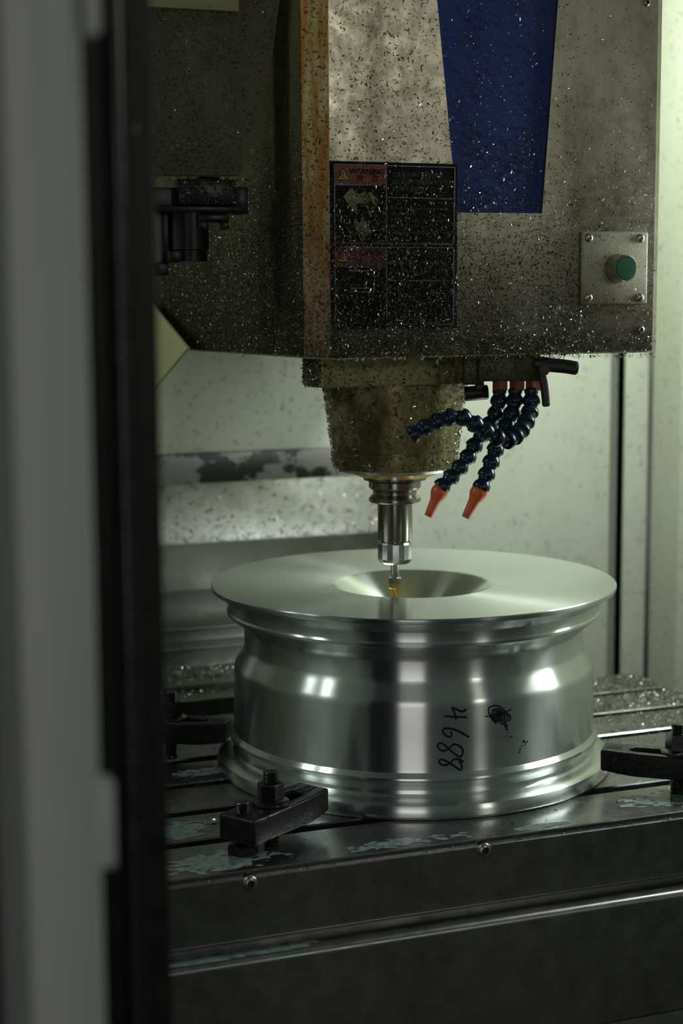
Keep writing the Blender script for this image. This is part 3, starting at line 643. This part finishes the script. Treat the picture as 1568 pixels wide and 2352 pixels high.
# ------------------------------------------------------------------ tool holder and cutter
th = empty('tool_holder', (S[0], S[1], 0.244), 'oiled steel tool holder with a grooved flange and bright collet nut', 'tool holder')
lathe('flange', [(0.020, 0.3560), (0.0270, 0.3488), (0.0300, 0.3478), (0.0315, 0.3462), (0.0315, 0.3395), (0.0302, 0.3378), (0.0262, 0.3345), (0.0262, 0.3310), (0.0303, 0.3275), (0.0315, 0.3262), (0.0315, 0.3228), (0.0300, 0.3212), (0.0215, 0.3200)], M_holder, th, 80, Ms, 30)
lathe('shank_body', [(0.0212, 0.3205), (0.0209, 0.3160), (0.0209, 0.2760), (0.0200, 0.2735), (0.0165, 0.2730), (0.0165, 0.2680)], M_holder, th, 64, Ms, 30)
lathe('collet_nut', [(0.0160, 0.2725), (0.0200, 0.2722), (0.0208, 0.2705), (0.0208, 0.2520), (0.0195, 0.2485), (0.0170, 0.2462), (0.0060, 0.2460)], M_nut, th, 18, Ms, 15)
mc = empty('milling_cutter', (S[0], S[1], 0.19), 'small gold-tipped milling cutter held in the collet nut above the dish', 'cutter')
lathe('shank', [(0.0052, 0.2475), (0.0052, 0.2320), (0.0046, 0.2315), (0.0046, 0.2275)], M_nut, mc, 32, Ms, 30)
lathe('head_body', [(0.0046, 0.2285), (0.0078, 0.2280), (0.0082, 0.2270), (0.0082, 0.2215), (0.0082, 0.2205)], M_nut, mc, 10, Ms, 15)
lathe('gold_collar', [(0.0083, 0.2212), (0.0083, 0.2160), (0.0076, 0.2150), (0.0045, 0.2148)], M_gold, mc, 10, Ms, 15)
fl_v, fl_f = [], []
nst, seg = 18, 24
for i in range(nst+1):
    z = 0.2152-0.034*i/nst
    for k in range(seg):
        a = 2*PI*k/seg; r = 0.0050*(1-0.26*max(0, math.cos(3*(a-i*0.22)))**2); fl_v.append((S[0]+r*math.cos(a), S[1]+r*math.sin(a), z))
for i in range(nst):
    for k in range(seg): fl_f.append((i*seg+k, i*seg+(k+1) % seg, (i+1)*seg+(k+1) % seg, (i+1)*seg+k))
fl_f.append(list(range(nst*seg, (nst+1)*seg)))
mesh_obj('fluted_tip', fl_v, fl_f, M_gold, mc, 40)

# ------------------------------------------------------------------ coolant manifold and hoses
DM = 1.895
cm_ = empty('coolant_manifold', ond(1186, 880, DM), 'dark oily coolant manifold with red collars and small valve levers beside the spindle nose', 'manifold')
def dbox(name, x0, y0, x1, y1, d, t, mat, parent, bev=0.002):
    a = ond((x0+x1)/2, (y0+y1)/2, d); s = d/F; M = frame(a, UP, RT)   # x right, z up, y away
    return box(name, (-(x1-x0)*s/2, 0, -(y1-y0)*s/2), ((x1-x0)*s/2, t, (y1-y0)*s/2), mat, parent, bev, Matrix(((RT[0], FW[0]*1, 0, a[0]), (RT[1], FW[1], 0, a[1]), (0, 0, 1, a[2]), (0, 0, 0, 1))))
dbox('block', 1098, 806, 1240, 876, DM-0.012, 0.05, M_valve, cm_)
dbox('side_block', 1064, 812, 1112, 884, DM+0.004, 0.05, M_valve, cm_)
starts = [(1148, 884), (1187, 886), (1224, 884)]
for p in starts:
    a = ond(p[0], 872, DM); b = ond(p[0], 897, DM); L = np.linalg.norm(a-b)
    lathe('red_collar', [(0, 0), (0.0088, 0), (0.0095, 0.001), (0.0095, L-0.001), (0.0088, L), (0, L)], M_redcol, cm_, 6, frame(b, a-b), 20)
a, b = ond(1066, 905, DM+0.02), ond(1124, 900, DM+0.02)
lathe('plug', [(0, 0), (0.0085, 0.0005), (0.0085, 0.026), (0.0075, 0.0275), (0, 0.0275)], M_rubber, cm_, 24, frame(a, b-a))
dbox('plug_neck', 1092, 878, 1112, 902, DM+0.012, 0.014, M_valve, cm_)
def lever(pts, d, r0, r1):
    c = catmull([ond(x, y, d) for x, y in pts], 6); vs, fs = [], []; sg = 10; n = len(c)
    for i, p in enumerate(c):
        t = c[min(i+1, n-1)]-c[max(i-1, 0)]; M = frame(p, t, FW); r = r0+(r1-r0)*i/(n-1)
        if i in (0, n-1): r *= 0.7
        for k in range(sg): vs.append(tuple(M @ Vector((r*0.6*math.cos(2*PI*k/sg), r*math.sin(2*PI*k/sg), 0))))
    for i in range(n-1):
        for k in range(sg): fs.append((i*sg+k, i*sg+(k+1) % sg, (i+1)*sg+(k+1) % sg, (i+1)*sg+k))
    fs += [list(range(sg))[::-1], list(range((n-1)*sg, n*sg))]
    return mesh_obj('valve_lever', vs, fs, M_rubber, cm_, 40)
lever([(1222, 832), (1262, 838), (1300, 842), (1328, 847)], DM-0.01, 0.0085, 0.0080)
lever([(1240, 850), (1248, 880), (1252, 910), (1254, 934)], DM-0.012, 0.0050, 0.0046)
lathe('stem', [(0, 0), (0.006, 0), (0.006, 0.03), (0, 0.03)], M_valve, cm_, 16, frame(ond(1242, 856, DM+0.01), -FW))
seg_prof = [(0.0042, 0.0), (0.0060, 0.0004), (0.0072, 0.0022), (0.0074, 0.0036), (0.0066, 0.0055), (0.0062, 0.0066), (0.0084, 0.0098), (0.0092, 0.0128), (0.0092, 0.0152), (0.0086, 0.0160), (0.0070, 0.0156), (0.0066, 0.0125)]
sv, sf = lathe_data(seg_prof, 20, None, False); seg_mesh = bpy.data.meshes.new('hose_segment'); seg_mesh.from_pydata(sv, [], sf); seg_mesh.update()
seg_mesh.materials.append(M_hose); seg_mesh.polygons.foreach_set('use_smooth', [True]*len(seg_mesh.polygons)); seg_mesh.set_sharp_from_angle(angle=math.radians(50))
noz_prof = [(0.0050, 0.0), (0.0080, 0.0006), (0.0096, 0.0045), (0.0098, 0.0075), (0.0088, 0.0110), (0.0064, 0.0160), (0.0060, 0.0190), (0.0050, 0.0300), (0.0046, 0.0345), (0.0040, 0.0352), (0.0026, 0.0352), (0.0026, 0.030), (0, 0.030)]
def hose(label, pts, nozzle):
    P = [ond(880+x/3.267, 800+y/3.267, d) for x, y, d in pts]; c = np.array(catmull(P, 10)); s = np.concatenate([[0], np.cumsum(np.linalg.norm(np.diff(c, axis=0), axis=1))])
    at = lambda t: np.array([np.interp(t, s, c[:, i]) for i in range(3)])
    root = empty('coolant_hose', at(0), label, 'coolant hose', 'jointed coolant hoses')
    pitch = 0.0150; n = int(s[-1]/pitch)
    for i in range(n):
        p, q = at(i*pitch), at((i+1)*pitch); o = bpy.data.objects.new('segment', seg_mesh); COL.objects.link(o); o.parent = root
        o.matrix_parent_inverse = root.matrix_world.inverted(); o.matrix_world = frame(p, q-p) @ Matrix.Scale(1.12, 4)
    if nozzle:
        p = at(n*pitch); q = ond(880+nozzle[0]/3.267, 800+nozzle[1]/3.267, pts[-1][2]); L = np.linalg.norm(q-p)/0.0352
        lathe('nozzle', [(r, z*L) for r, z in noz_prof], M_orange, root, 28, frame(p, q-p), 45, False)['label'] = 'orange nozzle tip'
    return root
hose('blue jointed coolant hose curling left over the spindle nose, open-ended without a nozzle',
     [(1110, 300, 1.890), (1110, 400, 1.888), (1095, 490, 1.880), (1055, 580, 1.868), (1000, 650, 1.855), (930, 690, 1.842), (860, 675, 1.835), (780, 630, 1.832), (690, 570, 1.830), (600, 520, 1.828), (510, 515, 1.826), (400, 550, 1.824), (290, 605, 1.822), (150, 690, 1.820)], None)
hose('blue jointed coolant hose with the orange nozzle nearest the tool holder',
     [(872, 300, 1.900), (868, 400, 1.903), (845, 490, 1.908), (790, 580, 1.912), (735, 650, 1.914), (680, 735, 1.915), (625, 830, 1.915), (560, 910, 1.915), (490, 985, 1.915), (430, 1045, 1.915)], (335, 1262))
hose('blue jointed coolant hose with the orange nozzle farther from the tool holder',
     [(990, 300, 1.895), (985, 400, 1.893), (960, 500, 1.893), (915, 600, 1.893), (870, 690, 1.893), (835, 775, 1.893), (800, 880, 1.893), (765, 970, 1.893), (722, 1070, 1.893)], (615, 1272))

# ------------------------------------------------------------------ tool changer left of the head
YA = -0.085
def ap(x, y, Y=YA): q = ony(x, y, Y); return (q[0], q[2])
tc = empty('tool_changer_cover', ony(450, 300, YA), 'dark olive tool changer cover sheet with a slanted edge beside the spindle head', 'machine cover')
e = [ap(100, 403), ap(551, 403), ap(572, 350), ap(600, 250), ap(622, 150), ap(641, 10), ap(648, -60)]
zt2 = e[-1][1]
bm_obj('sheet', prism_bm(e + [(e[0][0], zt2)], XZ, YA, YA+0.012), M_cover, tc)
box('backing', (e[0][0], YA+0.010, e[0][1]+0.01), (ap(548, 200)[0], YA+0.05, zt2+0.1), M_cover, tc, 0.003)
a, b = ap(340, 15, YA-0.006), ap(548, -40, YA-0.006)
box('top_tab', (a[0], YA-0.006, a[1]), (b[0], YA+0.001, zt2), M_yellow, tc, 0.001)
ta = empty('tool_changer', ony(450, 480, -0.06), 'dark steel tool changer arm with gripper block hanging under the olive cover', 'tool changer')
sc2 = 6.03
def gbox(name, x0, y0, x1, y1, Y, t, mat, bev=0.0015):
    a = ony(340+x0/sc2, 390+y0/sc2, Y); b = ony(340+x1/sc2, 390+y1/sc2, Y)
    return box(name, (a[0], Y, b[2]), (b[0], Y+t, a[2]), mat, ta, bev)
gbox('gripper_block', 415, 125, 1222, 492, -0.078, 0.045, M_atc)
gbox('gripper_block', -120, 240, 415, 560, -0.066, 0.035, M_atc_pale)['label'] = 'paler grey gripper finger'
gbox('end_block', 1200, 235, 1388, 612, -0.062, 0.03, M_atc)
gbox('arm_plate', 60, 485, 1300, 600, -0.070, 0.05, M_atc)
gbox('mounting_pillar', 700, 90, 1000, 135, -0.060, 0.03, M_atc)
a = ony(340+545/sc2, 390+600/sc2, -0.045); b = ony(340+545/sc2, 390+1120/sc2, -0.045); r_ = (295/sc2)*np.linalg.norm(a-CAM)/F
lathe('hub', [(0, 0), (r_*0.92, 0), (r_*0.92, 0.012), (r_, 0.013), (r_, a[2]-b[2]+0.014), (0, a[2]-b[2]+0.014)], M_atc, ta, 40, Matrix.Translation((b[0], b[1], b[2]-0.012)), 30)
gbox('key_block', 690, 610, 1120, 725, -0.072, 0.03, M_atc)
for (x0, y0, x1, y1) in ((1020, 720, 1120, 825), (690, 715, 832, 828), (290, 1120, 470, 1285)): gbox('bolt', x0, y0, x1, y1, -0.070, 0.015, M_atc, 0.001)
gbox('lower_foot', 60, 1285, 290, 1470, -0.06, 0.03, M_atc); gbox('foot_arm', 180, 560, 300, 1300, -0.058, 0.03, M_atc)
# yellowed column gusset behind the head
XCn = -0.262
poly = [onx(430, 800, XCn), onx(340, 690, XCn), onx(200, 600, XCn), onx(200, 1075, XCn), onx(366, 876, XCn)]
col_ = bm_obj('machine_column', prism_bm([(p[1], p[2]) for p in poly], YZ, XCn, XCn+0.004, 0.0005), M_yellow); tag(col_, 'yellowed enamel column gusset behind the grimy side of the spindle head', 'machine column')
ck = box('head_light_blocker', (-0.19, 0.402, 0.515), (0.22, YB-0.002, 1.30), M_body, hd, 0.003)  # unseen box added behind the head to keep lamp light off the left back wall

# ------------------------------------------------------------------ door edge in the foreground
dr = empty('door_1', (-0.60, -0.93, zb)); struct(dr, 'out-of-focus pale door edge with black rubber seal in the foreground')
def dp(x, d): return ond(x, 1176, d)
zt3 = 1.4
Dd = 0.78
pa, pb = dp(12, Dd), dp(218, Dd)
yd = (pa[1]+pb[1])/2
xa, xb = ony(12, 1176, yd)[0], ony(226, 1176, yd)[0]
poly = [(xa, yd+0.03), (xa+0.006, yd+0.004), (xa+0.014, yd), (xb-0.010, yd), (xb-0.003, yd+0.004), (xb, yd+0.014), (xb, yd+0.06), (xa, yd+0.06)]
bm_obj('door_frame', prism_bm(poly, XY, zb+0.005, zt3), M_pale, dr, 30)
for (x1, y0, y1) in ((232, -200, 80), (268, 1800, 1992)):
    q0 = ony(190, y0, yd+0.004); q1 = ony(x1, y1, yd+0.004); box('latch_plate', (q0[0], yd+0.003, q1[2]), (q1[0], yd+0.018, q0[2]), M_pale, dr, 0.002)
ys_ = dp(300, 0.965)[1]
x0 = ony(195, 1176, ys_)[0]; x1 = ony(376, 1176, ys_)[0]; xm = ony(293, 1176, ys_)[0]
bm_obj('seal_plate', prism_bm([(x0, ys_+0.004), (x1, ys_+0.004), (x1, ys_+0.030), (x0, ys_+0.030)], XY, zb+0.005, zt3, 0.001), M_rubber, dr)
lathe('seal_bead', [(0, zb+0.006), (0.0075, zb+0.006), (0.0075, zt3), (0, zt3)], M_bead, dr, 24, Matrix.Translation((xm, ys_+0.004, 0)), 40)
bm_obj('far_door_leaf', prism_bm([(x0-0.5, yd+0.06), (xa+0.01, yd+0.06), (xa+0.01, yd+0.09), (x0-0.5, yd+0.09)], XY, zb+0.005, zt3), M_rubber, dr)

# ------------------------------------------------------------------ chips
def vnoise(x, y, s): return mnoise.noise(Vector((x*s, y*s, 3.7)))
pos = []
zr = ZT-ZB
while len(pos) < 46000:
    px, py = random.uniform(757, 1502), random.uniform(-40, 822)
    v = max(0, py)/820; u = (px-757)/745
    d = 0.012 + 0.27*v**2.2
    if px < 1050: d += 0.55*max(0, (py-360)/460)**0.9*(1 if py > 365 else 0)
    else: d += 0.35*max(0, (py-470)/350)*max(0, 1-(u-0.4)/0.45)
    if py > 770: d += 0.35
    if py < 370 and px < 1040: d += 0.022+0.03*max(0, vnoise(px, py, 0.008))
    if 1060 < px < 1250 and py < 485: d = 0.05+0.20*(py/485)**2
    if px > 1330: d *= 0.45
    if px > 1330 and 530 < py < 700: d = 0.01
    d *= 1+0.7*vnoise(px, py, 0.012)+0.4*vnoise(px, py, 0.04)
    if random.random() > d: continue
    y = YLb-0.0008 if (757 < px < 1050 and 369 < py < 756) else YF-0.0005
    if 1003+py*0.094 < px < 1281-py*0.0755 and py < 487: y = YF+0.0025
    if 1331 < px < 1480 and 531 < py < 699: y = YF-0.0065
    q = ony(px, py, y); pos.append(q)
o = chips('chip_layer', pos, [(0, -1, 0)]*len(pos), 0.0006, 0.0038, hd, 0.58, third=0.60); tag(o, 'curled metal chips stuck over the front of the spindle head', kind='stuff')
pos = []
while len(pos) < 36000:
    px, py = random.uniform(362, 697), random.uniform(0, 819)
    lim = 801+(px-425)*0.068 if px > 425 else 801-(425-px)*1.08
    if py > lim: continue
    d = 0.02+1.0*min(1, max(0, (py-280-(697-px)*0.25)/300))
    if random.random() < d*(0.8+0.5*vnoise(px, py, 0.02)): pos.append(sidept(px, py))
sn = (-ddir[1], ddir[0], 0)
o = chips('chip_layer', pos, [(-abs(ddir[1]), ddir[0], 0)]*len(pos), 0.0008, 0.0034, hd, 0.45, 0.001, 0.9, third=0.90); tag(o, 'thick metal chips caked on the shadowed side sheet of the spindle head', kind='stuff')
# rusty edge
pos = []
en = np.array([-(YF-yc_), (xl0-xc)]); en = np.array([-abs(YF-yc_), -abs(xl0-xc), 0])
while len(pos) < 1800:
    t = random.random(); z = ZB+random.random()**1.7*0.40
    pos.append((xc+(xl0-xc)*t, yc_+(YF-yc_)*t, z))
o = chips('chip_layer', pos, [en]*len(pos), 0.0010, 0.0045, hd, 0.75); tag(o, 'metal chips stuck along the rusty corner edge of the spindle head', kind='stuff')
# nose
pos, nn = [], []
zz = [0.362, 0.368, 0.376, 0.3885, 0.423, 0.452, 0.468]; rr = [0.0715, 0.0735, 0.0742, 0.0755, 0.0795, 0.0835, 0.0855]
camang = math.atan2(kd[1], kd[0])
while len(pos) < 3000:
    a = camang+random.uniform(-1.75, 1.75); z = random.uniform(0.363, 0.474); da = a-camang
    d = 0.22+0.8*max(0, (abs(da)-0.75))+(0.25 if z > 0.44 else 0)
    if random.random() > d: continue
    r = np.interp(z, zz, rr); pos.append((S[0]+r*math.cos(a), S[1]+r*math.sin(a), z)); nn.append((math.cos(a), math.sin(a), -0.1))
o = chips('chip_layer', pos, nn, 0.0012, 0.0060, hd, 0.5, 0.0008, 1.2); tag(o, 'metal chips clinging to the oily tapered spindle nose', kind='stuff')
pos, nn = [], []
edge = [((blk[0][0], blk[0][1]), (blk[1][0], blk[1][1]), (0, -1, 0), 420), ((blk[4][0], blk[4][1]), (blk[0][0], blk[0][1]), (-0.8, -0.6, 0), 700), ((blk[3][0], blk[3][1]), (blk[4][0], blk[4][1]), (-1, 0, 0), 600)]
for p, q, nr, k in edge:
    for _ in range(k): t = random.random(); pos.append((p[0]+(q[0]-p[0])*t, p[1]+(q[1]-p[1])*t, random.uniform(z885, ZB))); nn.append(nr)
o = chips('chip_layer', pos, nn, 0.0012, 0.0055, hd, 0.55, 0.0008, 1.2); tag(o, 'metal chips on the dark block above the spindle nose', kind='stuff')
# tool changer cover and arm
pos = []
while len(pos) < 1500:
    px, py = random.uniform(345, 640), random.uniform(0, 400)
    if px > 640-py*0.225: continue
    pos.append(ony(px, py, YA-0.0002))
o = chips('chip_layer', pos, [(0, -1, 0)]*len(pos), 0.0010, 0.0035, tc, 0.62); tag(o, 'sparse metal chips on the olive tool changer cover', kind='stuff')
pos = []
for _ in range(260):
    px, py = 340+random.uniform(415, 1222)/sc2, 390+(125+random.random()**1.6*367)/sc2; pos.append(ony(px, py, -0.0785))
o = chips('chip_layer', pos, [(0, -1, 0)]*len(pos), 0.0012, 0.0055, ta, 0.2); tag(o, 'bright metal chips on the tool changer gripper block', kind='stuff')
# table
pos = []
for _ in range(90000):
    if len(pos) > 7500: break
    x, y = random.uniform(0.12, 0.488), random.uniform(-0.05, 0.298)
    if x*x+y*y < 0.245**2 or abs((y+0.05) % 0.1-0.05) < 0.0095: continue
    d = 0.05+0.95*max(0, min(1, (x-0.22)/0.2))*max(0, min(1, (y+0.05)/0.2))
    if random.random() < d: pos.append((x, y, 0.0))
o = chips('chip_layer', pos, [(0, 0, 1)]*len(pos), 0.0010, 0.0040, None, 0.45, 0.0010, 1.0, (0.25, 0.6)); tag(o, 'bright wet chips heaped on the table end by the right wall', 'metal chips', kind='stuff')
pos = []
for _ in range(420):
    x, y = random.uniform(-0.40, 0.24), random.uniform(-0.298, -0.10)
    if x*x+y*y < 0.247**2 or abs((y+0.05) % 0.1-0.05) < 0.0095: continue
    pos.append((x, y, 0.0))
for _ in range(260): pos.append((random.uniform(-0.40, 0.24), random.uniform(-0.3042, -0.3005), -0.0062))
for _ in range(700):
    x, y = random.uniform(-0.36, -0.1), random.uniform(0.0, 0.295)
    if x*x+y*y < 0.247**2 or abs((y+0.05) % 0.1-0.05) < 0.0095: continue
    pos.append((x, y, 0.0))
o = chips('chip_layer', pos, [(0, 0, 1)]*len(pos), 0.0010, 0.0040, None, 0.2, 0.0006, 0.8); tag(o, 'scattered bright chips around the clamps on the wet table', 'metal chips', kind='stuff')
# way cover
pos, nn = [], []
for _ in range(7500):
    x = random.uniform(-0.32, XWC-0.02); k = random.random()
    if k < 0.5: y = random.uniform(0.39, 0.448); z = zB+0.010*(y-0.386)/0.066
    elif k < 0.65: y = random.uniform(0.347, 0.384); z = zA+0.003
    else:
        t = random.random()**2.0; y = 0.642+0.038*t; z = zE+(zF-zE)*t
    pos.append((x, y, z)); nn.append((0, -0.4, 1))
o = chips('droplet_layer', pos, nn, 0.0012, 0.0042, wc, 0.1, 0.0008, 1.0, (0.4, 0.9)); tag(o, 'glinting chips and droplets on the stepped way cover', kind='stuff')
# door seal glints
pos, nn = [], []
for _ in range(150):
    px, py = random.uniform(225, 372), random.uniform(0, 2352); q = ony(px, py, ys_+0.0035); pos.append(q); nn.append((0, -1, 0))
o = chips('droplet_layer', pos, nn, 0.0005, 0.0016, dr, 0.3, 0.0003, 0.9, (0.4, 0.8)); tag(o, 'tiny wet chips on the black door seal', kind='stuff')

# ------------------------------------------------------------------ milky coolant puddles (marching squares)
def puddle(label, cx, cy, hx, hy, z, thr, s, seed, cell=0.0016, ang=0.0, holes=0.35):
    ca, sa = math.cos(ang), math.sin(ang); nx, ny = int(2*hx/cell), int(2*hy/cell)
    V = np.zeros((nx+1, ny+1))
    for i in range(nx+1):
        for j in range(ny+1):
            x, y = -hx+i*cell, -hy+j*cell; e = 1-((x/hx)**2+(y/hy)**2)
            V[i, j] = e+0.55*mnoise.noise(Vector((x*s+seed, y*s*1.6, seed*1.3)))+holes*mnoise.noise(Vector((x*s*5+seed, y*s*11, seed)))-thr
    vs, fs = [], []; cache = {}
    def vid(k, p):
        if k not in cache: cache[k] = len(vs); vs.append((cx+p[0]*ca-p[1]*sa, cy+p[0]*sa+p[1]*ca, z))
        return cache[k]
    for i in range(nx):
        for j in range(ny):
            c = [(i, j), (i+1, j), (i+1, j+1), (i, j+1)]; val = [V[a] for a in c]
            if max(val) <= 0: continue
            out = []
            for k in range(4):
                a, b = c[k], c[(k+1) % 4]; va, vb = val[k], val[(k+1) % 4]
                pa_, pb_ = (-hx+a[0]*cell, -hy+a[1]*cell), (-hx+b[0]*cell, -hy+b[1]*cell)
                if va > 0: out.append(vid(a, pa_))
                if (va > 0) != (vb > 0):
                    t = va/(va-vb); out.append(vid((min(a, b), max(a, b)), (pa_[0]+(pb_[0]-pa_[0])*t, pa_[1]+(pb_[1]-pa_[1])*t)))
            if len(out) >= 3: fs.append(tuple(out))
    o = mesh_obj('coolant_puddle', vs, fs, M_milk); return tag(o, label, 'puddle', 'milky coolant puddles')
puddle('milky coolant puddle in front of the jack-screw clamp at the table edge', -0.325, -0.264, 0.085, 0.033, 0.00025, 0.45, 16, 1.0, holes=1.05)
puddle('milky coolant puddle left of the jack-screw clamp between two slots', -0.345, -0.150, 0.055, 0.036, 0.00025, 0.50, 18, 4.2, holes=1.1)
puddle('narrow milky puddle along the table edge under the wheel rim', -0.135, -0.282, 0.085, 0.016, 0.00025, 0.45, 20, 8.1, holes=1.1)
puddle('milky puddle at the table edge between wheel and right clamp', 0.028, -0.289, 0.040, 0.010, 0.00025, 0.2, 26, 2.6)
puddle('milky puddle freckled with chips under the right clamp', 0.215, -0.255, 0.075, 0.038, 0.00025, 0.45, 18, 6.3, holes=1.0)
puddle('small milky puddle by the wheel rim near the back clamp', -0.262, 0.045, 0.040, 0.020, 0.00025, 0.5, 24, 9.0, holes=0.6)
puddle('milky coolant pooled on the ledge below the table skirt', -0.350, yl+0.016, 0.110, 0.012, zl+0.0003, 0.1, 16, 3.3)
